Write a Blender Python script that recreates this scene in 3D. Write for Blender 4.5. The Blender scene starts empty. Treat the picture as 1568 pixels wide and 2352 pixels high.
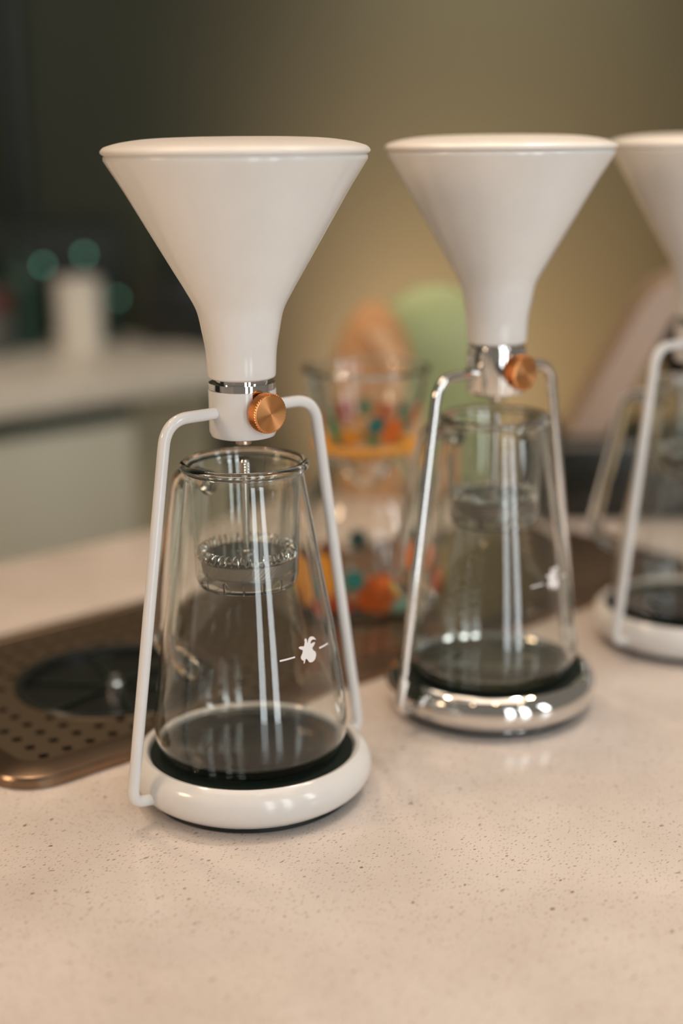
import bpy, bmesh, math, random
from mathutils import Vector, Matrix
random.seed(7)
S = bpy.context.scene
C = S.collection
PI = math.pi

# ------------------------------------------------------------------ camera
PITCH, ROLL = 0.25764, -0.00913
cp, sp = math.cos(PITCH), math.sin(PITCH)
fw = Vector((0, cp, -sp)); r0 = Vector((1, 0, 0)); u0 = Vector((0, sp, cp))
cr, sr = math.cos(ROLL), math.sin(ROLL)
rt = r0 * cr + u0 * sr
up = -r0 * sr + u0 * cr
CAMZ = 0.3727
cam = bpy.data.objects.new('camera', bpy.data.cameras.new('camera'))
C.objects.link(cam)
m = Matrix.Identity(4)
for i in range(3):
    m[i][0] = rt[i]; m[i][1] = up[i]; m[i][2] = -fw[i]
m[2][3] = CAMZ
cam.matrix_world = m
cam.data.sensor_fit = 'VERTICAL'
cam.data.sensor_height = 36.0
cam.data.lens = 50.0
cam.data.clip_start = 0.02
cam.data.dof.use_dof = True
cam.data.dof.focus_distance = 0.765
cam.data.dof.aperture_fstop = 2.1
S.camera = cam

# ------------------------------------------------------------------ world, lights, exposure
w = bpy.data.worlds.new('room_ambience'); S.world = w
w.use_nodes = True
w.node_tree.nodes['Background'].inputs[0].default_value = (0.50, 0.45, 0.38, 1)
w.node_tree.nodes['Background'].inputs[1].default_value = 0.36
WARM = (1.0, 0.70, 0.45)
def light(name, kind, loc, target, power, color, **kw):
    l = bpy.data.lights.new(name, kind); l.energy = power; l.color = color
    for k, v in kw.items(): setattr(l, k, v)
    o = bpy.data.objects.new(name, l); C.objects.link(o)
    o.location = loc
    d = Vector(target) - Vector(loc)
    o.rotation_euler = d.to_track_quat('-Z', 'Y').to_euler()
    return o
# ceiling downlights
for x, y, p in ((0.05, 1.15, 6), (-0.85, 0.85, 9), (0.85, 1.0, 6), (0.15, 0.1, 2), (-0.55, -0.2, 2), (0.9, -0.1, 2)):
    light('ceiling_downlight', 'SPOT', (x, y, 1.75), (x * 0.6, y * 0.9, 0), p, WARM, spot_size=2.2, spot_blend=0.9, shadow_soft_size=0.035)
light('ceiling_downlight', 'SPOT', (0.55, 1.00, 1.75), (0.24, 0.92, 0), 32, (1.0, 0.88, 0.76), spot_size=0.62, spot_blend=1.0, shadow_soft_size=0.06)
light('ceiling_downlight', 'SPOT', (-0.50, 1.45, 1.75), (-0.32, 1.15, 0), 30, (1.0, 0.74, 0.52), spot_size=0.8, spot_blend=1.0, shadow_soft_size=0.06)
# broad warm area light added overhead, standing in for ceiling bounce
light('ceiling_fill', 'AREA', (-0.1, 0.95, 2.0), (-0.1, 1.0, 0.0), 20, (1.0, 0.79, 0.61), shape='RECTANGLE', size=2.0, size_y=1.6)
# daylight from tall windows behind the photographer
for x, y, p, h in ((0.90, -2.00, 17, 2.6), (1.62, -1.60, 19, 2.6), (2.45, -0.75, 13, 1.5)):
    light('window_daylight', 'AREA', (x, y, 0.75 + (2.6 - h) * 0.35), (0.0, 0.9, 0.75), p, (0.90, 0.96, 1.0), shape='RECTANGLE', size=0.38, size_y=h)
# warm fill added out of view, brightening the funnels from the left
light('left_fill', 'AREA', (-1.25, 0.25, 0.75), (-0.05, 0.8, 0.1), 4.5, (1.0, 0.70, 0.45), shape='DISK', size=0.30)
# unseen spots added to grade the rear wall from below and from above
light('wall_fill_low', 'SPOT', (0.56, 3.06, -0.55), (0.45, 4.0, 0.0), 250, (1.0, 0.57, 0.36), spot_size=2.3, spot_blend=1.0, shadow_soft_size=0.1)
light('wall_fill_low', 'SPOT', (1.25, 3.60, -0.60), (0.95, 4.4, 0.0), 32, (1.0, 0.42, 0.16), spot_size=2.0, spot_blend=1.0, shadow_soft_size=0.1)
light('wall_fill_high', 'SPOT', (0.75, 3.30, 1.65), (0.75, 4.0, 0.3), 135, (1.0, 0.80, 0.62), spot_size=2.1, spot_blend=1.0, shadow_soft_size=0.1)

S.view_settings.view_transform = 'Standard'
S.view_settings.look = 'None'
S.view_settings.exposure = 0.1
S.view_settings.gamma = 1.0
S.view_settings.use_curve_mapping = False
S.cycles.use_denoising = True
S.cycles.max_bounces = 12
S.cycles.diffuse_bounces = 3
S.cycles.glossy_bounces = 5
S.cycles.transmission_bounces = 12
S.cycles.transparent_max_bounces = 4
S.cycles.use_adaptive_sampling = True
S.cycles.adaptive_threshold = 0.07
S.cycles.sample_clamp_indirect = 6.0

# ------------------------------------------------------------------ materials
MATS = {}
def principled(name, col, rough=0.5, metal=0.0, **kw):
    mt = bpy.data.materials.new(name); mt.use_nodes = True
    b = mt.node_tree.nodes['Principled BSDF']
    b.inputs['Base Color'].default_value = (*col, 1)
    b.inputs['Roughness'].default_value = rough
    b.inputs['Metallic'].default_value = metal
    for k, v in kw.items():
        b.inputs[k].default_value = v
    MATS[name] = mt
    return mt
def add_noise(mt, scale, amount, rough_amount=0.0):
    """slight procedural mottling of colour"""
    nt = mt.node_tree; b = nt.nodes['Principled BSDF']
    col = tuple(b.inputs['Base Color'].default_value)
    tc = nt.nodes.new('ShaderNodeTexCoord'); nz = nt.nodes.new('ShaderNodeTexNoise')
    nz.inputs['Scale'].default_value = scale; nz.inputs['Detail'].default_value = 4
    nt.links.new(tc.outputs['Object'], nz.inputs['Vector'])
    cr_ = nt.nodes.new('ShaderNodeValToRGB')
    cr_.color_ramp.elements[0].position = 0.3; cr_.color_ramp.elements[1].position = 0.7
    cr_.color_ramp.elements[0].color = tuple(c * (1 - amount) for c in col[:3]) + (1,)
    cr_.color_ramp.elements[1].color = tuple(min(1, c * (1 + amount)) for c in col[:3]) + (1,)
    nt.links.new(nz.outputs['Fac'], cr_.inputs['Fac'])
    nt.links.new(cr_.outputs['Color'], b.inputs['Base Color'])
    return mt

add_noise(principled('white_ceramic', (0.80, 0.77, 0.73), 0.16), 60, 0.015)
add_noise(principled('white_paint', (0.745, 0.725, 0.70), 0.13), 80, 0.015)
add_noise(principled('white_lid', (0.80, 0.755, 0.70), 0.28), 60, 0.015)
principled('chrome', (0.78, 0.76, 0.73), 0.05, 1.0)
principled('steel', (0.62, 0.60, 0.56), 0.16, 1.0)
principled('dark_steel', (0.16, 0.17, 0.16), 0.3, 1.0)
add_noise(principled('rubber', (0.0035, 0.011, 0.007), 0.6, **{'Specular IOR Level': 0.3}), 300, 0.15)
principled('black_plastic', (0.008, 0.011, 0.009), 0.35)
principled('copper', (0.86, 0.34, 0.12), 0.28, 1.0)
principled('brass_nozzle', (0.70, 0.52, 0.42), 0.3, 1.0)
principled('print_white', (0.82, 0.78, 0.76), 0.5)

# brushed copper knob face: radial anisotropy
mt = principled('copper_face', (0.90, 0.42, 0.17), 0.32, 1.0, **{'Anisotropic': 0.85, 'Anisotropic Rotation': 0.25})
tg = mt.node_tree.nodes.new('ShaderNodeTangent'); tg.direction_type = 'RADIAL'; tg.axis = 'Z'
mt.node_tree.links.new(tg.outputs['Tangent'], mt.node_tree.nodes['Principled BSDF'].inputs['Tangent'])

def solid_glass(name, col=(0.985, 0.99, 0.98)):
    mt = bpy.data.materials.new(name); mt.use_nodes = True
    nt = mt.node_tree; nt.nodes.clear()
    out = nt.nodes.new('ShaderNodeOutputMaterial'); g = nt.nodes.new('ShaderNodeBsdfGlass')
    g.inputs['Color'].default_value = (*col, 1); g.inputs['IOR'].default_value = 1.47; g.inputs['Roughness'].default_value = 0.0
    nt.links.new(g.outputs[0], out.inputs['Surface'])
    MATS[name] = mt
solid_glass('glass_solid')

# speckled quartz worktop
def quartz():
    mt = principled('quartz', (0.74, 0.66, 0.60), 0.22)
    nt = mt.node_tree; b = nt.nodes['Principled BSDF']
    tc = nt.nodes.new('ShaderNodeTexCoord')
    def flecks(scale, stretch, rot, thr, seed):
        mp = nt.nodes.new('ShaderNodeMapping'); mp.inputs['Scale'].default_value = (1, stretch, 1)
        mp.inputs['Rotation'].default_value = (0, 0, rot); mp.inputs['Location'].default_value = (seed, seed * 1.7, 0)
        nt.links.new(tc.outputs['Object'], mp.inputs['Vector'])
        nz = nt.nodes.new('ShaderNodeTexNoise'); nz.inputs['Scale'].default_value = scale * 0.8; nz.inputs['Detail'].default_value = 1
        nt.links.new(mp.outputs[0], nz.inputs['Vector'])
        av = nt.nodes.new('ShaderNodeVectorMath'); av.operation = 'MULTIPLY_ADD'
        av.inputs[1].default_value = (0.7 / scale,) * 3
        nt.links.new(nz.outputs['Color'], av.inputs[0]); nt.links.new(mp.outputs[0], av.inputs[2])
        vo = nt.nodes.new('ShaderNodeTexVoronoi'); vo.voronoi_dimensions = '2D'; vo.inputs['Scale'].default_value = scale
        nt.links.new(av.outputs[0], vo.inputs['Vector'])
        # only some cells carry a fleck, each of its own size
        sc = nt.nodes.new('ShaderNodeSeparateColor'); nt.links.new(vo.outputs['Color'], sc.inputs[0])
        mr = nt.nodes.new('ShaderNodeMapRange'); mr.inputs[1].default_value = 0.45; mr.inputs[2].default_value = 1.0
        mr.inputs[3].default_value = 0.0; mr.inputs[4].default_value = thr
        nt.links.new(sc.outputs[0], mr.inputs[0])
        lt = nt.nodes.new('ShaderNodeMath'); lt.operation = 'LESS_THAN'
        nt.links.new(vo.outputs['Distance'], lt.inputs[0]); nt.links.new(mr.outputs[0], lt.inputs[1])
        ml = nt.nodes.new('ShaderNodeMath'); ml.operation = 'MULTIPLY'
        mr2 = nt.nodes.new('ShaderNodeMapRange'); mr2.inputs[3].default_value = 0.25; mr2.inputs[4].default_value = 0.95
        nt.links.new(sc.outputs[1], mr2.inputs[0])
        nt.links.new(lt.outputs[0], ml.inputs[0]); nt.links.new(mr2.outputs[0], ml.inputs[1])
        return ml.outputs[0], sc.outputs[2]
    base = nt.nodes.new('ShaderNodeTexNoise'); base.inputs['Scale'].default_value = 14; base.inputs['Detail'].default_value = 5
    nt.links.new(tc.outputs['Object'], base.inputs['Vector'])
    br = nt.nodes.new('ShaderNodeValToRGB')
    br.color_ramp.elements[0].color = (0.615, 0.548, 0.50, 1); br.color_ramp.elements[1].color = (0.68, 0.615, 0.57, 1)
    br.color_ramp.elements[0].position = 0.35; br.color_ramp.elements[1].position = 0.65
    nt.links.new(base.outputs['Fac'], br.inputs['Fac'])
    cur = br.outputs['Color']
    for scale, st, rot, thr, seed, lo, hi in ((330, 2.2, 0.5, 0.27, 0.0, (0.30, 0.24, 0.19), (0.42, 0.34, 0.28)),
                                              (210, 2.4, 0.9, 0.24, 3.3, (0.24, 0.17, 0.12), (0.46, 0.33, 0.22)),
                                              (60, 1.6, 0.3, 0.085, 7.1, (0.12, 0.06, 0.04), (0.22, 0.15, 0.12))):
        fac, rnd = flecks(scale, st, rot, thr, seed)
        cm = nt.nodes.new('ShaderNodeMix'); cm.data_type = 'RGBA'
        cm.inputs[6].default_value = (*lo, 1); cm.inputs[7].default_value = (*hi, 1)
        nt.links.new(rnd, cm.inputs[0])
        mx = nt.nodes.new('ShaderNodeMix'); mx.data_type = 'RGBA'
        nt.links.new(fac, mx.inputs[0]); nt.links.new(cur, mx.inputs[6]); nt.links.new(cm.outputs[2], mx.inputs[7])
        cur = mx.outputs[2]
    nt.links.new(cur, b.inputs['Base Color'])
quartz()
add_noise(principled('wall_paint', (0.039, 0.046, 0.028), 0.8), 2.0, 0.04)
add_noise(principled('floor_tile', (0.16, 0.14, 0.11), 0.5), 6, 0.1)
add_noise(principled('cabinet_panel', (0.78, 0.80, 0.70), 0.5), 3, 0.03)
add_noise(principled('recess_shade', (0.05, 0.07, 0.05), 0.6), 3, 0.1)
add_noise(principled('back_worktop', (0.82, 0.78, 0.69), 0.35), 30, 0.04)
principled('tray_steel', (0.36, 0.27, 0.19), 0.36, 1.0)
principled('tray_frame', (0.25, 0.175, 0.12), 0.28, 1.0)
principled('mesh_steel', (0.30, 0.28, 0.25), 0.4, 1.0)
add_noise(principled('cabinet_olive', (0.66, 0.60, 0.42), 0.6), 3, 0.03)
principled('tray_pan', (0.02, 0.022, 0.018), 0.5)
add_noise(principled('kraft_paper', (0.50, 0.27, 0.12), 0.7), 25, 0.12)
add_noise(principled('kraft_light', (0.66, 0.42, 0.24), 0.7), 25, 0.08)
add_noise(principled('green_glaze', (0.36, 0.43, 0.21), 0.4), 10, 0.1)
add_noise(principled('pale_enamel', (0.36, 0.26, 0.19), 0.4), 20, 0.03)
principled('dark_green', (0.010, 0.040, 0.026), 0.3)
principled('machine_green', (0.006, 0.012, 0.008), 0.6)
principled('black_gloss', (0.010, 0.012, 0.010), 0.3)
principled('grey_tin', (0.10, 0.11, 0.10), 0.45)
principled('red_label', (0.12, 0.02, 0.015), 0.5)
for n, c in (('paint_orange', (0.85, 0.20, 0.03)), ('paint_amber', (0.80, 0.36, 0.05)), ('paint_green', (0.06, 0.28, 0.14)),
             ('paint_teal', (0.03, 0.22, 0.20)), ('paint_yellow', (0.85, 0.62, 0.18)), ('paint_red', (0.62, 0.08, 0.02)), ('paint_mint', (0.25, 0.52, 0.40))):
    principled(n, c, 0.35)
mt = principled('teal_glow', (0.02, 0.05, 0.04), 0.4)
b = mt.node_tree.nodes['Principled BSDF']; b.inputs['Emission Color'].default_value = (0.25, 0.75, 0.52, 1); b.inputs['Emission Strength'].default_value = 2.2  # emission imitates small teal highlights

# ------------------------------------------------------------------ helpers
def obj(name, bm, mat, parent=None, smooth=True, loc=None):
    bmesh.ops.recalc_face_normals(bm, faces=bm.faces[:])
    me = bpy.data.meshes.new(name); bm.to_mesh(me); bm.free()
    me.materials.append(MATS[mat])
    if smooth:
        me.shade_smooth()
        try: me.set_sharp_from_angle(angle=math.radians(28))
        except Exception: pass
    o = bpy.data.objects.new(name, me); C.objects.link(o)
    if parent is not None: o.parent = parent
    if loc is not None: o.location = loc
    return o
def tag(o, label, cat, group=None):
    o['label'] = label; o['category'] = cat
    if group: o['group'] = group
    return o
def thing(name, label, cat, loc=(0, 0, 0), rotz=0.0, group=None):
    o = bpy.data.objects.new(name, None); C.objects.link(o)
    o.location = loc; o.rotation_euler = (0, 0, rotz); o.empty_display_size = 0.02
    return tag(o, label, cat, group)
def struct(o):
    o['kind'] = 'structure'; return o
def dup(root, loc, rotz, label):
    r = root.copy(); C.objects.link(r); r.location = loc; r.rotation_euler = (0, 0, rotz); r['label'] = label
    for ch in list(root.children):
        c = ch.copy(); C.objects.link(c); c.parent = r
        for g in list(ch.children):
            d = g.copy(); C.objects.link(d); d.parent = c
    return r

def lathe(bm, prof, n=96, closed=False, cx=0, cy=0):
    """revolve (r, z) profile about z; points on the axis collapse to one vertex"""
    rings = []
    for r, z in prof:
        if r < 1e-6: rings.append([bm.verts.new((cx, cy, z))])
        else: rings.append([bm.verts.new((cx + r * math.cos(2 * PI * i / n), cy + r * math.sin(2 * PI * i / n), z)) for i in range(n)])
    pairs = list(zip(rings, rings[1:]))
    if closed: pairs.append((rings[-1], rings[0]))
    for a, b_ in pairs:
        for i in range(n):
            j = (i + 1) % n
            if len(a) == 1 and len(b_) == 1: continue
            if len(a) == 1: bm.faces.new((a[0], b_[i], b_[j]))
            elif len(b_) == 1: bm.faces.new((a[i], a[j], b_[0]))
            else: bm.faces.new((a[i], a[j], b_[j], b_[i]))
    return bm
def LB(prof, n=96, closed=False):
    return lathe(bmesh.new(), prof, n, closed)
def smooth_path(pts, rad, seg=8):
    """polyline with rounded corners"""
    pts = [Vector(p) for p in pts]; out = [pts[0]]
    for i in range(1, len(pts) - 1):
        p, a, b_ = pts[i], pts[i - 1] - pts[i], pts[i + 1] - pts[i]
        r = rad[i - 1] if isinstance(rad, (list, tuple)) else rad
        r = min(r, a.length * 0.49, b_.length * 0.49)
        A, B = p + a.normalized() * r, p + b_.normalized() * r
        for k in range(seg + 1):
            t = k / seg
            out.append(A * (1 - t) ** 2 + p * 2 * t * (1 - t) + B * t ** 2)
    out.append(pts[-1])
    return out
def tube(bm, pts, rad, n=14, closed=False):
    pts = [Vector(p) for p in pts]; N = len(pts)
    rings = []; prev = None
    for i, p in enumerate(pts):
        if closed: t = pts[(i + 1) % N] - pts[i - 1]
        else: t = pts[min(i + 1, N - 1)] - pts[max(i - 1, 0)]
        t.normalize()
        if prev is None:
            a = Vector((0, 0, 1)) if abs(t.z) < 0.9 else Vector((1, 0, 0))
            nx = t.cross(a).normalized()
        else:
            nx = (prev - t * prev.dot(t)).normalized()
        prev = nx; ny = t.cross(nx)
        r = rad(i / max(1, N - 1)) if callable(rad) else rad
        rings.append([bm.verts.new(p + nx * r * math.cos(2 * PI * k / n) + ny * r * math.sin(2 * PI * k / n)) for k in range(n)])
    rng = range(N) if closed else range(N - 1)
    for i in rng:
        a, b_ = rings[i], rings[(i + 1) % N]
        for k in range(n):
            j = (k + 1) % n
            bm.faces.new((a[k], a[j], b_[j], b_[k]))
    if not closed:
        bm.faces.new(rings[0]); bm.faces.new(rings[-1][::-1])
    return bm
def spline(pts, n=6):
    """Catmull-Rom through 2-D points"""
    P = [pts[0]] + list(pts) + [pts[-1]]; out = []
    for i in range(1, len(P) - 2):
        for k in range(n):
            t = k / n
            q = []
            for c in range(len(P[0])):
                a, b_, d, e = P[i - 1][c], P[i][c], P[i + 1][c], P[i + 2][c]
                q.append(0.5 * (2 * b_ + (d - a) * t + (2 * a - 5 * b_ + 4 * d - e) * t * t + (3 * b_ - a - 3 * d + e) * t ** 3))
            out.append(tuple(q))
    out.append(tuple(pts[-1]))
    return out
def box(bm, x0, x1, y0, y1, z0, z1, bev=0.0):
    vs = [bm.verts.new((x, y, z)) for x in (x0, x1) for y in (y0, y1) for z in (z0, z1)]
    fs = [(0, 1, 3, 2), (4, 6, 7, 5), (0, 4, 5, 1), (2, 3, 7, 6), (0, 2, 6, 4), (1, 5, 7, 3)]
    faces = [bm.faces.new([vs[i] for i in f]) for f in fs]
    if bev > 0:
        eds = list({e for f in faces for e in f.edges})
        bmesh.ops.bevel(bm, geom=eds, offset=bev, segments=3, affect='EDGES', profile=0.5)
    return bm
def BX(*a, **k): return box(bmesh.new(), *a, **k)
def rrect(x0, x1, y0, y1, r, n=8):
    out = []
    for cx, cy, a0 in ((x1 - r, y1 - r, 0), (x0 + r, y1 - r, PI / 2), (x0 + r, y0 + r, PI), (x1 - r, y0 + r, 1.5 * PI)):
        for k in range(n + 1):
            a = a0 + PI / 2 * k / n
            out.append((cx + r * math.cos(a), cy + r * math.sin(a)))
    return out
def loft(bm, loops, cap0=True, cap1=True, closed=False):
    R = [[bm.verts.new(p) for p in L] for L in loops]
    n = len(R[0]); pairs = list(zip(R, R[1:]))
    if closed: pairs.append((R[-1], R[0]))
    for a, b_ in pairs:
        for i in range(n):
            j = (i + 1) % n
            bm.faces.new((a[i], a[j], b_[j], b_[i]))
    if cap0 and not closed: bm.faces.new(R[0][::-1])
    if cap1 and not closed: bm.faces.new(R[-1])
    return bm

# the counter runs diagonally through the picture: u along it, v across it
UA = math.atan2(0.656, 0.755)
U = Vector((math.cos(UA), math.sin(UA), 0)); V = Vector((-math.sin(UA), math.cos(UA), 0))
def uv(u_, v_, z=0.0): return U * u_ + V * v_ + Vector((0, 0, z))
def frame_at(o, u_, v_, z=0.0, rot=0.0):
    o.location = uv(u_, v_, z); o.rotation_euler = (0, 0, UA + rot); return o

# ------------------------------------------------------------------ the room
rm = obj('floor', BX(-3, 6, -3, 3.0, -1.0, -0.92), 'floor_tile', smooth=False); frame_at(rm, 0, 0); struct(rm)
rm = obj('wall_back', BX(-3, 6.5, 2.62, 2.74, -0.92, 2.3), 'wall_paint', smooth=False); frame_at(rm, 0, 0); struct(rm)

ct = thing('serving_counter', 'white speckled quartz serving counter under the row of coffee drippers', 'counter')
frame_at(ct, 0, 0)
obj('worktop', BX(-0.9, 2.6, 0.1, 1.145, -0.03, 0.0, bev=0.003), 'quartz', ct)
obj('cabinet_body', BX(-0.87, 2.57, 0.13, 1.115, -0.92, -0.03), 'cabinet_panel', ct, smooth=False)

bc = thing('back_counter', 'pale grey-green cabinet with beige worktop behind, blurred', 'cabinet')
frame_at(bc, 0, 0)
obj('worktop', BX(-0.6, 1.52, 1.97, 2.615, -0.045, 0.0, bev=0.004), 'back_worktop', bc)
obj('recess', BX(-0.6, 1.29, 2.02, 2.61, -0.085, -0.045), 'recess_shade', bc, smooth=False)  # dark colour stands in for the shade beneath the worktop overhang
obj('cabinet_body', BX(-0.6, 1.27, 1.99, 2.61, -0.92, -0.085), 'cabinet_panel', bc, smooth=False)
obj('setback_panel', BX(1.27, 1.50, 2.09, 2.61, -0.92, -0.045), 'cabinet_olive', bc, smooth=False)

# ------------------------------------------------------------------ drip tray with glass rinser
TU0, TU1, TV0, TV1 = 0.355, 1.03, 0.700, 0.948
tray = thing('drip_tray', 'brown steel drip tray with perforated plate set behind the drippers', 'drip tray')
frame_at(tray, 0, 0)
def lp(du, z, r): return [(x, y, z) for x, y in rrect(TU0 + du, TU1 - du, TV0 + du, TV1 - du, max(0.004, r))]
R0 = 0.030
bm = bmesh.new()
loft(bm, [lp(0.000, 0.0005, R0), lp(0.000, 0.0055, R0), lp(0.0012, 0.0072, R0 - 0.001), lp(0.003, 0.0078, R0 - 0.003), lp(0.0150, 0.0098, R0 - 0.012),
          lp(0.0175, 0.0102, R0 - 0.013), lp(0.0185, 0.0094, R0 - 0.014), lp(0.0185, 0.0005, R0 - 0.014)], closed=True)
obj('frame', bm, 'tray_frame', tray)
bm = bmesh.new(); loft(bm, [lp(0.0185, 0.0006, R0 - 0.014), lp(0.0185, 0.002, R0 - 0.014)])
obj('pan', bm, 'tray_pan', tray)
# perforated plate: holes cut for real
RU, RV, RR = 0.490, 0.807, 0.065
bm = bmesh.new(); loft(bm, [lp(0.0195, 0.0065, R0 - 0.015), lp(0.0195, 0.0085, R0 - 0.015)])
plate = obj('perforated_plate', bm, 'tray_steel', tray, smooth=False)
bm = bmesh.new()
lathe(bm, [(0, -0.01), (RR, -0.01), (RR, 0.03), (0, 0.03)], 48, cx=RU, cy=RV)
pit = 0.0165
v_ = 0.7265 + 0.0005
while v_ < TV1 - 0.025:
    u_ = 0.3885
    while u_ < TU1 - 0.026:
        if math.hypot(u_ - RU, v_ - RV) > RR + 0.007:
            lathe(bm, [(0, -0.01), (0.0036, -0.01), (0.0036, 0.03), (0, 0.03)], 10, cx=u_, cy=v_)
        u_ += pit
    v_ += pit
cut = obj('cutter', bm, 'tray_pan', smooth=False); cut.matrix_world = Matrix.Identity(4)
cut.parent = tray
md = plate.modifiers.new('holes', 'BOOLEAN'); md.operation = 'DIFFERENCE'; md.object = cut; md.solver = 'EXACT'
bpy.context.view_layer.update()
me = bpy.data.meshes.new_from_object(plate.evaluated_get(bpy.context.evaluated_depsgraph_get()))
plate.modifiers.clear(); plate.data = me
bpy.data.objects.remove(cut)
rs = obj('rinser', LB([(0.0, 0.0022), (RR - 0.004, 0.0022), (RR - 0.003, 0.0085), (RR + 0.003, 0.0100), (RR + 0.004, 0.0086)], 64), 'black_gloss', tray, loc=(RU, RV, 0))
for k in range(6):
    bm = BX(0.010, RR - 0.005, -0.0015, 0.0015, 0.0024, 0.0050, bev=0.0006)
    s_ = obj('spoke', bm, 'rubber', rs); s_.rotation_euler = (0, 0, k * PI / 3 + 0.2)
obj('spray_nozzle', LB([(0.007, 0.0023), (0.007, 0.006), (0.006, 0.008), (0.0035, 0.0085), (0.0033, 0.0115), (0.0024, 0.0128), (0, 0.0132)], 32), 'chrome', rs)

# ------------------------------------------------------------------ coffee drippers
def arc(cx, cz, r, a0, a1, n=8):
    return [(cx + r * math.cos(math.radians(a0 + (a1 - a0) * k / n)), cz + r * math.sin(math.radians(a0 + (a1 - a0) * k / n))) for k in range(n + 1)]
def make_dripper(label, metal):
    """knob faces local +X, rods on local +-Y"""
    body = 'chrome' if metal else 'white_paint'
    t = thing('coffee_dripper', label, 'coffee maker', group='coffee drippers in a row on the counter')
    # base puck
    prof = [(0.0, 0.004), (0.062, 0.004)] + arc(0.0575, 0.0165, 0.0130, -70, 62, 16) + [(0.0612, 0.0272), (0.0605, 0.0256), (0.0600, 0.0240), (0.0, 0.0240)]
    obj('base', LB(prof, 128), body, t)
    obj('foot', LB([(0, 0), (0.0595, 0), (0.0605, 0.001), (0.0605, 0.004), (0, 0.004)], 96), 'black_plastic', t)
    obj('mat', LB([(0, 0.0241), (0.0594, 0.0241), (0.0598, 0.0250), (0.0590, 0.0256), (0, 0.0256)], 128), 'rubber', t)
    # support rods
    for s in (1, -1):
        pts = smooth_path([(0, s * 0.0165, 0.2275), (0, s * 0.0500, 0.2275), (0, s * 0.0820, 0.0150), (0, s * 0.0640, 0.0130)], [0.014, 0.008], 10)
        obj('support_rod', tube(bmesh.new(), pts, 0.0033, 18), body, t)
    # collar sleeve with a slot behind the knob, chrome valve inside
    n = 120; half = 17
    zs = 0.2150; zt = 0.2392; zslot = 0.2285; Ro = 0.0187; Ri = 0.0172
    bm = bmesh.new()
    if not metal:
        lev = [(Ro - 0.0035, zs - 0.0026), (Ro - 0.0012, zs - 0.0018), (Ro, zs + 0.001), (Ro, zslot), (Ro, zt - 0.0003), (Ro - 0.0004, zt)]
        ring = [[bm.verts.new((r * math.cos(2 * PI * i / n), r * math.sin(2 * PI * i / n), z)) for i in range(n)] for r, z in lev]
        inn = [[bm.verts.new((Ri * math.cos(2 * PI * i / n), Ri * math.sin(2 * PI * i / n), z)) for i in range(n)] for z in (zslot, zt)]
        bm.faces.new(ring[0][::-1])
        slot = lambda i: min(i, n - i) * 360 / n + (0 if i < n / 2 else 0) < half
        opn = [(-half <= ((i + 0.5) * 360 / n if i < n / 2 else (i + 0.5) * 360 / n - 360) <= half) for i in range(n)]
        for i in range(n):
            j = (i + 1) % n
            for k in range(len(lev) - 1):
                if k >= 3 and opn[i]: continue
                bm.faces.new((ring[k][i], ring[k][j], ring[k + 1][j], ring[k + 1][i]))
            if opn[i]:
                bm.faces.new((ring[3][i], ring[3][j], inn[0][j], inn[0][i]))
            else:
                bm.faces.new((ring[5][i], ring[5][j], inn[1][j], inn[1][i]))
                bm.faces.new((inn[0][i], inn[0][j], inn[1][j], inn[1][i]))
            if opn[i] != opn[i - 1]:
                bm.faces.new((ring[3][i], ring[4][i], ring[5][i], inn[1][i], inn[0][i]))
    else:
        lathe(bm, [(0, zs - 0.0026), (Ro - 0.0035, zs - 0.0026), (Ro - 0.0010, zs - 0.0018), (Ro, zs + 0.0005), (Ro, zt - 0.0003), (Ro - 0.0004, zt), (Ri, zt)], 120)
    obj('collar', bm, body, t)
    obj('valve_body', LB([(Ri - 0.004, zs), (Ri - 0.0002, zs), (Ri - 0.0002, 0.2392), (Ro - 0.0010, 0.2392), (Ro - 0.0010, 0.2397), (Ro - 0.0003, 0.2397), (Ro - 0.0003, 0.2430), (0.0150, 0.2432), (0.0150, 0.2452), (0.0, 0.2452)], 96), 'chrome', t)
    obj('nozzle', LB([(0, 0.2078), (0.0040, 0.2078), (0.0044, 0.2084), (0.0044, 0.2122), (0.0060, 0.2124), (0, 0.2126)], 32), 'brass_nozzle', t)
    # knob on local +X
    kz = 0.2285
    kn = obj('knob', knurled(0.0107, 0.0062), 'copper', t, smooth=False)
    kn.location = (0.0198, 0, kz); kn.rotation_euler = (0, PI / 2, 0)
    obj('knob_face', LB([(0.0101, 0.0060), (0.0101, 0.00640), (0.0098, 0.00660), (0, 0.00660)], 96), 'copper_face', kn, smooth=False)
    obj('spindle', LB([(0.0045, -0.0035), (0.0045, 0.0004), (0, 0.0004)], 32), 'steel', kn)
    # funnel
    outer = spline([(0.0170, 0.2452), (0.0184, 0.2462), (0.0188, 0.2485), (0.0193, 0.2580), (0.0200, 0.2640), (0.0213, 0.2710), (0.0238, 0.2825), (0.0292, 0.2930), (0.0356, 0.3040), (0.0500, 0.3288), (0.0600, 0.3460), (0.0690, 0.3603), (0.0698, 0.3620), (0.0698, 0.3636), (0.0690, 0.3642)], 5)
    inner = [(0.0665, 0.3642), (0.0650, 0.3605), (0.0470, 0.3290), (0.0270, 0.2950), (0.0200, 0.2830), (0.0170, 0.2650), (0.0160, 0.2470)]
    fn = obj('funnel', LB(outer + inner, 144, closed=True), 'white_ceramic', t)
    lid = spline([(0.066, 0.3640), (0.0690, 0.3642), (0.0709, 0.3652), (0.0712, 0.3664), (0.0702, 0.3678), (0.0680, 0.3690), (0.0600, 0.3710), (0.0460, 0.3727), (0.0250, 0.3735), (0.0, 0.3737)], 5)
    lid = [p if p[0] > 0 else (0.0, p[1]) for p in lid]
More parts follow.
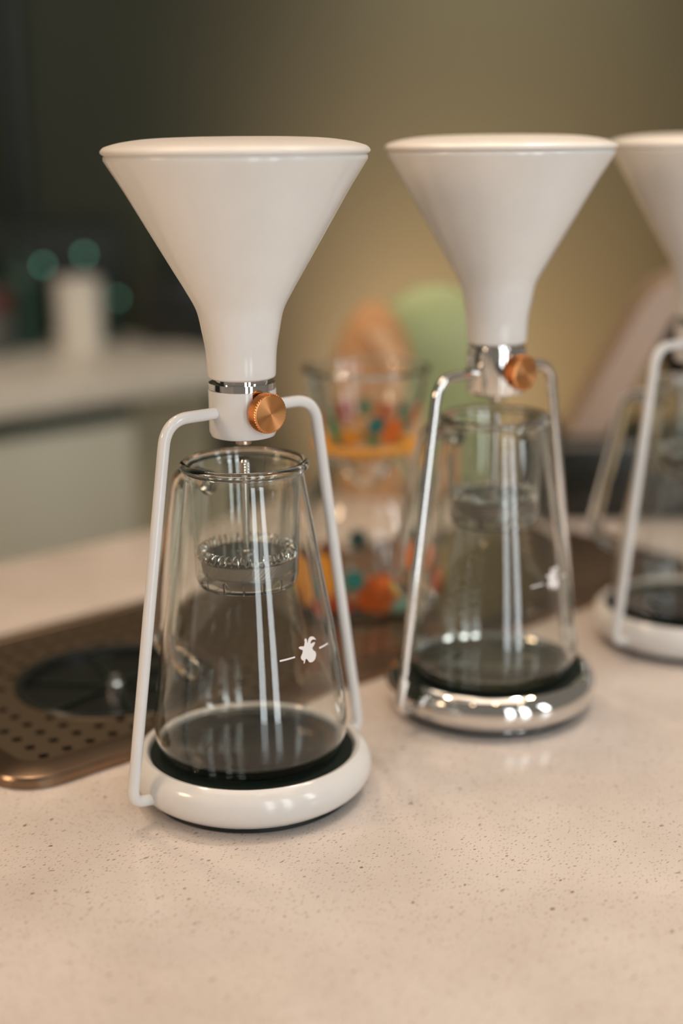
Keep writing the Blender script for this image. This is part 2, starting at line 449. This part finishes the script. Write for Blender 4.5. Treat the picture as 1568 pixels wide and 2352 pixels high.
    obj('lid', LB([(0.0, 0.3622), (0.064, 0.3622), (0.0645, 0.3640)] + lid, 144), 'white_lid', t)
    return t
def knurled(R, h, n=88, rows=10):
    bm = bmesh.new(); rings = []
    rings.append([bm.verts.new((R * 0.93 * math.cos(2 * PI * i / n), R * 0.93 * math.sin(2 * PI * i / n), 0)) for i in range(n)])
    for k in range(rows + 1):
        z = 0.0004 + (h - 0.0008) * k / rows
        L = []
        for i in range(n):
            r = R + (0.00026 if (i + k) % 2 else -0.00022)
            L.append(bm.verts.new((r * math.cos(2 * PI * i / n), r * math.sin(2 * PI * i / n), z)))
        rings.append(L)
    rings.append([bm.verts.new((R * 0.955 * math.cos(2 * PI * i / n), R * 0.955 * math.sin(2 * PI * i / n), h)) for i in range(n)])
    for a, b_ in zip(rings, rings[1:]):
        for i in range(n):
            j = (i + 1) % n
            bm.faces.new((a[i], a[j], b_[j], b_[i]))
    bm.faces.new(rings[0][::-1]); bm.faces.new(rings[-1])
    return bm

POS = [Vector((-0.05413, 0.77644, 0)), Vector((0.09985, 0.90383, 0)), Vector((0.262, 1.030, 0))]
KN = math.radians(-51)
DL = ['white coffee dripper with white rods nearest the camera', 'coffee dripper with chrome base, chrome rods and collar, in the middle',
      'white coffee dripper cut off by the right edge of the photo']
d1 = make_dripper(DL[0], False); d1.location = POS[0]; d1.rotation_euler = (0, 0, KN)
d2 = make_dripper(DL[1], True); d2.location = POS[1]; d2.rotation_euler = (0, 0, KN)
d3 = dup(d1, POS[2], KN, DL[2])

# ------------------------------------------------------------------ glass carafes
CP = [(0.0, 0.0258), (0.0460, 0.0258), (0.0508, 0.0275), (0.0548, 0.0330), (0.0563, 0.0420), (0.0556, 0.0550), (0.0525, 0.0769), (0.0485, 0.1040), (0.0438, 0.1303), (0.0380, 0.1640), (0.0345, 0.1840), (0.0336, 0.1900), (0.0340, 0.1940)]
def carafe_r(z):
    for (a, za), (b_, zb) in zip(CP[1:], CP[2:]):
        if za <= z <= zb: return a + (b_ - a) * (z - za) / (zb - za)
    return CP[-1][0]
EMB = [(-1.66, 0.1016), (-0.13, 0.1019), (1.55, 0.1016), (2.74, 0.1013), (3.44, 0.1027), (4.0, 0.104), (3.49, 0.1044), (4.27, 0.1053), (5.22, 0.1053), (5.76, 0.1045), (5.87, 0.1028), (6.34, 0.1027), (6.84, 0.104), (8.07, 0.1051), (9.91, 0.1054), (11.89, 0.1049), (13.49, 0.1037), (14.3, 0.1024), (12.76, 0.103), (11.0, 0.1034), (9.32, 0.1029), (8.54, 0.1016), (10.08, 0.1016), (11.66, 0.1017), (12.95, 0.1015), (12.48, 0.1006), (11.21, 0.0997), (9.95, 0.0991), (9.85, 0.0983), (10.64, 0.0972), (12.03, 0.0964), (12.55, 0.0952), (12.23, 0.0938), (11.1, 0.0922), (9.16, 0.0914), (7.0, 0.0913), (5.48, 0.0919), (4.58, 0.0932), (4.03, 0.0939), (3.17, 0.0941), (2.69, 0.0939), (2.29, 0.0928), (1.36, 0.0918), (0.99, 0.0922), (1.38, 0.0935), (0.33, 0.094), (-0.57, 0.0949), (-0.61, 0.0961), (0.19, 0.0971), (0.95, 0.0978), (1.44, 0.0995), (0.02, 0.1001), (-1.16, 0.1008)]
DASH = [[(-15.9, 0.0968), (-4.99, 0.0973), (-4.92, 0.0964), (-15.78, 0.0958)], [(16.25, 0.0977), (27.18, 0.0974), (27.62, 0.0964), (16.56, 0.0966)]]
def on_glass(poly, rf, off=0.0003, cuts=2, thick=0.00015):
    """flat outline (azimuth in degrees, height) laid on a surface of revolution, with a little thickness"""
    bm = bmesh.new()
    f = bm.faces.new([bm.verts.new((a * 0.0009, z, 0)) for a, z in poly])
    bmesh.ops.triangulate(bm, faces=[f], ngon_method='EAR_CLIP')
    for _ in range(cuts):
        bmesh.ops.subdivide_edges(bm, edges=[e for e in bm.edges if e.calc_length() > 0.0012], cuts=1, use_grid_fill=False)
        bmesh.ops.triangulate(bm, faces=[f for f in bm.faces if len(f.verts) > 3])
    for v in bm.verts:
        a = math.radians(v.co.x / 0.0009); z = v.co.y; r = rf(z) + off
        v.co = (r * math.cos(a), r * math.sin(a), z)
    return bm
def make_carafe(label):
    """emblem on local +X, handle on local -X"""
    t = thing('glass_carafe', label, 'carafe', group='glass carafes standing on the dripper bases')
    th = 0.0017
    outer = [CP[0], CP[1]] + spline(CP[1:], 5)[1:]
    inner = [(max(0.0, r - th), max(z, 0.0258 + 0.0026)) for r, z in reversed(outer[2:])] + [(0.044, 0.0284), (0.0, 0.0284)]
    obj('body', LB(outer + inner, 128), 'glass_solid', t)
    rim = [(0.0330 + 0.0, 0.1935)]
    rim = [(0.0340 + 0.0024 * math.cos(a), 0.1962 + 0.0027 * math.sin(a)) for a in [2 * PI * k / 18 for k in range(18)]]
    obj('rim', LB(rim, 128, closed=True), 'glass_solid', t)
    hp = smooth_path([(-0.0335, 0.0, 0.1800), (-0.0600, 0.0, 0.1830), (-0.0905, 0.0, 0.0660), (-0.0560, 0.0, 0.0590)], [0.014, 0.018], 12)
    obj('handle', tube(bmesh.new(), hp, lambda s: 0.0046 + 0.0028 * max(0, 1 - s * 9) + 0.0030 * max(0, 1 - (1 - s) * 8), 20), 'glass_solid', t)
    obj('goat_emblem', on_glass(EMB, carafe_r), 'print_white', t, smooth=False)['label'] = 'white printed goat head'
    for q in DASH:
        dense = []
        for i in range(4):
            a, b_ = q[i], q[(i + 1) % 4]
            k = 6 if abs(a[0] - b_[0]) > 5 else 1
            dense += [(a[0] + (b_[0] - a[0]) * s / k, a[1] + (b_[1] - a[1]) * s / k) for s in range(k)]
        obj('level_dash', on_glass(dense, carafe_r), 'print_white', t, smooth=False)['label'] = 'white printed fill line'
    return t
CL = ['clear glass carafe with a sharp white goat print, on the nearest white base', 'clear glass carafe standing on the chrome base', 'clear glass carafe on the white base at the right edge']
c1 = make_carafe(CL[0]); c1.location = POS[0]; c1.rotation_euler = (0, 0, KN)
c2 = dup(c1, POS[1], KN, CL[1]); c3 = dup(c1, POS[2], KN, CL[2])
for cc in (c1, c2, c3):
    for ch in cc.children:
        if ch.name.startswith('handle'): ch.rotation_euler = (0, 0, math.radians(5))

# ------------------------------------------------------------------ infuser cups with strainers
def make_infuser(label):
    t = thing('infuser_cup', label, 'infuser', group='glass infuser cups hanging in the carafes')
    outer = spline([(0.0, 0.1268), (0.0235, 0.1268), (0.0275, 0.1285), (0.0292, 0.1330), (0.0295, 0.1420), (0.0302, 0.1630), (0.0308, 0.1870), (0.0314, 0.1925), (0.0318, 0.1950)], 4)
    outer = [(max(0, r), z) for r, z in outer]; outer[0] = (0.0, 0.1268)
    inner = [(max(0, r - 0.0012), max(z, 0.1268 + 0.0012)) for r, z in reversed(outer)]
    obj('cup', LB(outer + inner, 96), 'glass_solid', t)
    for k in range(16):
        a = 2 * PI * k / 16
        bm = bmesh.new()
        pr = [(0.0205, 0.1281), (0.0285, 0.1281), (0.0285, 0.1345), (0.0270, 0.1345)]
        ya = 0.0005
        loft(bm, [[(r, -ya, z) for r, z in pr], [(r, ya, z) for r, z in pr]])
        f_ = obj('rib', bm, 'glass_solid', t, smooth=False); f_.rotation_euler = (0, 0, a + 0.1)
    # strainer: perforated disc, mesh band, coil spring, stem
    obj('strainer_disc', LB([(0, 0.1452), (0.0222, 0.1452), (0.0230, 0.1446), (0.0230, 0.1430), (0, 0.1430)], 72), 'dark_steel', t)
    obj('mesh_band', meshband(), 'mesh_steel', t, smooth=False)
    obj('lower_ring', LB([(0, 0.1322), (0.0190, 0.1322), (0.0200, 0.1330), (0.0200, 0.1358), (0.0, 0.1358)], 72), 'dark_steel', t)
    N = 42; pts = []
    for i in range(N * 10):
        a = 2 * PI * i / (N * 10); h = 2 * PI * i / 10
        r = 0.0258 + 0.0026 * math.cos(h)
        pts.append((r * math.cos(a), r * math.sin(a), 0.1466 + 0.0029 * math.sin(h)))
    obj('coil_spring', tube(bmesh.new(), pts, 0.00050, 6, closed=True), 'steel', t)
    st = obj('stem', LB([(0.0055, 0.1452), (0.0055, 0.1460), (0.0030, 0.1464), (0.0021, 0.1470), (0.0021, 0.1905), (0, 0.1905)], 32), 'steel', t)
    kb = obj('stem_knob', knurled(0.0027, 0.0075, 28, 8), 'steel', st, smooth=False); kb.location = (0, 0, 0.1905)
    obj('stem_tip', LB([(0.00255, 0.1979), (0.0021, 0.1990), (0.0011, 0.1996), (0, 0.1998)], 24), 'steel', st)
    return t
def meshband():
    bm = bmesh.new(); n = 120; rows = 5; rings = []
    for k in range(rows + 1):
        z = 0.1358 + (0.1428 - 0.1358) * k / rows
        R = 0.0252 + 0.0012 * k / rows
        rings.append([bm.verts.new(((R + (0.00016 if (i + k) % 2 else 0)) * math.cos(2 * PI * i / n), (R + (0.00016 if (i + k) % 2 else 0)) * math.sin(2 * PI * i / n), z)) for i in range(n)])
    for a, b_ in zip(rings, rings[1:]):
        for i in range(n):
            j = (i + 1) % n; bm.faces.new((a[i], a[j], b_[j], b_[i]))
    bm.faces.new(rings[0][::-1]); bm.faces.new(rings[-1])
    return bm
IL = ['glass infuser cup with coiled strainer inside the nearest carafe', 'glass infuser cup with strainer inside the carafe on the chrome base', 'glass infuser cup with strainer in the carafe at the right edge']
i1 = make_infuser(IL[0]); i1.location = POS[0]; i1.rotation_euler = (0, 0, KN)
dup(i1, POS[1], KN, IL[1]); dup(i1, POS[2], KN, IL[2])

# ------------------------------------------------------------------ painted glass dripper on its server
GP = uv(0.735, 0.815)
TZ = 0.0087
def blob(n, ra, rz, a0, z0, wob=0.0, ph=0.0, k=5):
    out = []
    for i in range(n):
        t = 2 * PI * i / n; s = 1 + wob * math.cos(k * t + ph)
        out.append((a0 + ra * s * math.cos(t), z0 + rz * s * math.sin(t)))
    return out
def interp(prof):
    def f(z):
        for (a, za), (b_, zb) in zip(prof, prof[1:]):
            if za <= z <= zb: return a + (b_ - a) * (z - za) / (zb - za)
        return prof[-1][0]
    return f
sv = thing('glass_server', 'squat clear glass server painted with orange flowers, on the drip tray', 'server', (GP.x, GP.y, TZ))
SP = [(0.0440, 0.0), (0.0520, 0.003), (0.0562, 0.012), (0.0575, 0.030), (0.0560, 0.055), (0.0500, 0.080), (0.0410, 0.100), (0.0340, 0.112), (0.0325, 0.120), (0.0335, 0.126)]
so = [(0.0, 0.0)] + spline(SP, 4)
obj('body', LB(so + [(max(0, r - 0.0018), max(z, 0.003)) for r, z in reversed(so)], 80), 'glass_solid', sv)
fS = interp(SP)
def paint(parent, rf, items):
    for k, (az, z, ra, rz, c) in enumerate(items):
        big = c in ('paint_orange', 'paint_amber', 'paint_red')
        obj('painted_flower' if big else 'painted_leaf', on_glass(blob(22, ra, rz, -91 + az, z, 0.16 if big else 0.06, k), rf, 0.0004 + 0.0001 * (k % 3), 1), c, parent, smooth=False)
paint(sv, fS, [(9, 0.024, 17, 0.015, 'paint_orange'), (-10, 0.035, 8, 0.008, 'paint_teal'), (-42, 0.034, 16, 0.020, 'paint_amber'), (40, 0.052, 10, 0.011, 'paint_orange'),
               (28, 0.012, 9, 0.007, 'paint_mint'), (26, 0.030, 8, 0.008, 'paint_yellow'), (-22, 0.014, 10, 0.008, 'paint_red'), (58, 0.026, 11, 0.012, 'paint_red'),
               (82, 0.034, 13, 0.018, 'paint_yellow'), (-70, 0.022, 9, 0.010, 'paint_green'), (110, 0.024, 14, 0.015, 'paint_orange'), (135, 0.040, 9, 0.010, 'paint_green'),
               (160, 0.022, 13, 0.014, 'paint_amber'), (188, 0.036, 9, 0.009, 'paint_teal'), (215, 0.024, 14, 0.014, 'paint_orange'), (242, 0.038, 10, 0.012, 'paint_yellow'), (265, 0.022, 9, 0.010, 'paint_mint')])
dr = thing('glass_cone_dripper', 'clear flared glass cone dripper with painted flowers, on top of the glass server', 'dripper', (GP.x, GP.y, TZ))
DP = [(0.0045, 0.094), (0.0100, 0.100), (0.0215, 0.116), (0.0285, 0.1290), (0.0345, 0.1420), (0.0430, 0.1650), (0.0478, 0.1880), (0.0492, 0.1900)]
do = spline(DP, 4)
obj('cone', LB(do + [(max(0.002, r - 0.0016), z + 0.0006) for r, z in reversed(do)], 80), 'glass_solid', dr)
obj('rim', LB([(0.0485 + 0.0016 * math.cos(a), 0.1905 + 0.0016 * math.sin(a)) for a in [2 * PI * k / 10 for k in range(10)]], 80, closed=True), 'glass_solid', dr)
obj('flange', LB([(0.0295, 0.1270), (0.0400, 0.1270), (0.0420, 0.1290), (0.0420, 0.1320), (0.0400, 0.1335), (0.0300, 0.1330)], 64, closed=True), 'paint_amber', dr)
fD = interp(DP)
paint(dr, fD, [(11, 0.152, 10, 0.007, 'paint_teal'), (34, 0.146, 15, 0.010, 'paint_orange'), (72, 0.156, 14, 0.010, 'paint_red'), (-43, 0.146, 9, 0.010, 'paint_green'),
               (-22, 0.142, 12, 0.006, 'paint_amber'), (8, 0.139, 9, 0.004, 'paint_green'), (54, 0.150, 8, 0.008, 'paint_green'), (100, 0.150, 12, 0.009, 'paint_amber'),
               (128, 0.152, 9, 0.008, 'paint_teal'), (155, 0.148, 13, 0.009, 'paint_orange'), (182, 0.152, 9, 0.007, 'paint_green'), (208, 0.150, 13, 0.009, 'paint_red'),
               (235, 0.148, 9, 0.008, 'paint_green'), (260, 0.150, 12, 0.009, 'paint_orange'), (-72, 0.150, 12, 0.009, 'paint_amber')])

# ------------------------------------------------------------------ blurred things further back on the counter
def dome(w, dpt, h, p=1.0, shoulder=0.5, n=40):
    """upright body with a rounded top"""
    bm = bmesh.new(); loops = []
    lv = [(0.0, 0.93), (0.01, 1.0)] + [(1 - shoulder + shoulder * math.sin(t * PI / 2 / 14), max(0.03, math.cos(t * PI / 2 / 14) ** p)) for t in range(15)]
    for zf, s in lv:
        loops.append([(w / 2 * s * math.copysign(abs(math.cos(a)) ** 0.8, math.cos(a)), dpt / 2 * s * math.copysign(abs(math.sin(a)) ** 0.8, math.sin(a)), h * zf) for a in [2 * PI * i / n for i in range(n)]])
    return loft(bm, loops)
kb = thing('paper_bag', 'brown rounded paper bag behind the painted glass server, blurred', 'bag', (0.036, 1.50, 0), -0.05)
obj('bag_body', dome(0.098, 0.055, 0.206, 1.0, 0.62), 'kraft_paper', kb)
pts = [(0.000, -0.031, 0.178), (0.020, -0.031, 0.150), (0.036, -0.031, 0.110), (0.042, -0.031, 0.02)]
bm = bmesh.new()
L = []
for x, y, z in pts:
    L.append([(x - 0.008, y, z), (x + 0.012, y + 0.012, z), (x + 0.012, y + 0.030, z), (x - 0.008, y + 0.020, z)])
loft(bm, L)
obj('side_fold', bm, 'kraft_light', kb)
gd = thing('green_dome', 'pale green rounded dome beside the brown paper bag, blurred', 'dome', (0.103, 1.555, 0), 0.0)
obj('shell', dome(0.150, 0.060, 0.218, 1.0, 0.40), 'green_glaze', gd)
obj('base_ring', LB([(0.0, 0.0), (0.035, 0.0), (0.035, 0.004), (0.0, 0.004)], 40), 'dark_green', gd)

# appliance with slanted pale arm at the right
ap = thing('countertop_appliance', 'blurred appliance with dark base and slanted pale arm behind the third dripper', 'appliance')
ap.location = (0.31, 1.43, 0)
obj('base', BX(-0.10, 0.32, -0.06, 0.08, 0.002, 0.080, bev=0.012), 'black_gloss', ap)
for x in (-0.08, 0.30):
    obj('foot', LB([(0, 0), (0.012, 0), (0.012, 0.003), (0, 0.003)], 20), 'rubber', ap, loc=(x, 0, 0))
bm = bmesh.new()
L = []
for p in smooth_path([(-0.045, 0.0, 0.078), (0.050, 0.0, 0.232), (0.200, 0.0, 0.245)], 0.03, 8):
    pass
pth = smooth_path([(-0.068, 0.0, 0.070), (0.014, 0.0, 0.226), (0.220, 0.0, 0.236)], 0.035, 8)
for i, p in enumerate(pth):
    t = (pth[min(i + 1, len(pth) - 1)] - pth[max(i - 1, 0)]).normalized(); nx = Vector((-t.z, 0, t.x))
    L.append([p + nx * 0.017 + Vector((0, -0.03, 0)), p + nx * 0.017 + Vector((0, 0.03, 0)), p - nx * 0.017 + Vector((0, 0.03, 0)), p - nx * 0.017 + Vector((0, -0.03, 0))])
loft(bm, L)
obj('slanted_arm', bm, 'pale_enamel', ap)
hd = obj('motor_head', LB([(0, 0.125), (0.030, 0.128), (0.044, 0.145), (0.046, 0.175), (0.040, 0.205), (0.022, 0.218), (0, 0.220)], 40), 'black_plastic', ap)
hd.location = (0.060, 0, 0)
obj('warning_badge', BX(0.02, 0.045, -0.0635, -0.0605, 0.045, 0.07, bev=0.001), 'red_label', ap)

# ------------------------------------------------------------------ things on the back counter
def bottle(name, label, u_, v_, h, r, mat, cap):
    t = thing(name, label, 'bottle', group='bottles on the back counter'); frame_at(t, u_, v_)
    obj('body', LB(spline([(0, 0), (r * 0.92, 0), (r, 0.006), (r, h * 0.55), (r * 0.9, h * 0.66), (r * 0.42, h * 0.80), (r * 0.36, h * 0.93)], 4) + [(0, h * 0.93)], 40), mat, t)
    obj('cap', LB([(0, h * 0.925), (r * 0.45, h * 0.925), (r * 0.45, h), (0, h)], 24), cap, t)
    return t
cn = thing('canister', 'white cylindrical canister on the back counter, blurred', 'canister'); frame_at(cn, 1.355, 2.29)
obj('body', LB(spline([(0, 0), (0.039, 0), (0.042, 0.004), (0.042, 0.112), (0.040, 0.116)], 3) + [(0, 0.116)], 48), 'back_worktop', cn)
obj('lid', LB([(0, 0.116), (0.0425, 0.116), (0.043, 0.118), (0.043, 0.126), (0.041, 0.128), (0, 0.128)], 48), 'back_worktop', cn)
bottle('bottle', 'dark green bottle left of the white canister on the back counter', 1.285, 2.37, 0.200, 0.040, 'dark_green', 'black_gloss')
bottle('bottle', 'dark green bottle in front of the black grinder', 1.44, 2.33, 0.120, 0.024, 'dark_green', 'dark_green')
tn = thing('tin', 'dark grey tin with red label at the far left of the back counter', 'tin'); frame_at(tn, 1.19, 2.33)
obj('body', LB([(0, 0), (0.044, 0), (0.045, 0.002), (0.045, 0.120), (0.044, 0.122), (0, 0.122)], 40), 'grey_tin', tn)
obj('label_band', LB([(0.0452, 0.080), (0.0458, 0.081), (0.0458, 0.114), (0.0452, 0.115)], 40), 'red_label', tn)
mc = thing('coffee_grinder', 'black boxy grinder on the back counter behind the funnel, blurred', 'grinder'); frame_at(mc, 1.545 - 0.09, 2.50, 0, 0)
mc.location = uv(1.56, 2.24)
mc.rotation_euler = (0, 0, 0.1)
obj('body', BX(-0.075, 0.075, -0.06, 0.06, 0.003, 0.125, bev=0.012), 'black_gloss', mc)
obj('hopper', LB([(0, 0.123), (0.030, 0.123), (0.034, 0.126), (0.050, 0.215), (0.052, 0.225), (0.048, 0.232), (0, 0.236)], 40), 'dark_green', mc)
for x in (-0.05, 0.05):
    obj('foot', LB([(0, 0), (0.01, 0), (0.01, 0.004), (0, 0.004)], 16), 'rubber', mc, loc=(x, 0, 0))
sh = thing('brewing_machine', 'dark machine with added glowing teal beads behind the canister on the back counter', 'machine'); sh.location = uv(1.39, 2.495); sh.rotation_euler = (0, 0, 0.2)
obj('body', BX(-0.17, 0.17, -0.055, 0.055, 0.0, 0.215, bev=0.015), 'machine_green', sh)
obj('top_rail', BX(-0.16, 0.16, -0.045, 0.045, 0.214, 0.232, bev=0.005), 'machine_green', sh)
for x, z in ((0.090, 0.160), (0.012, 0.142), (0.148, 0.075)):  # glowing beads added in place of blurred teal highlights
    obj('glow_bead', LB([(0.0045, -0.002), (0.0045, 0.001), (0.003, 0.003), (0, 0.0035)], 16), 'teal_glow', sh, loc=(x, -0.0555, z)).rotation_euler = (PI / 2, 0, 0)
po = thing('wall_pipe', 'dark vertical pipe standing against the wall at the far left', 'pipe'); po.location = uv(1.41, 2.587)
obj('tube', LB([(0, 0.0), (0.024, 0.0), (0.024, 1.9), (0, 1.9)], 24), 'black_plastic', po)
for z in (0.0, 0.55, 1.2):
    obj('bracket', LB([(0.0242, z + 0.001), (0.029, z + 0.001), (0.029, z + 0.03), (0.0242, z + 0.03)], 24, closed=True), 'black_plastic', po)
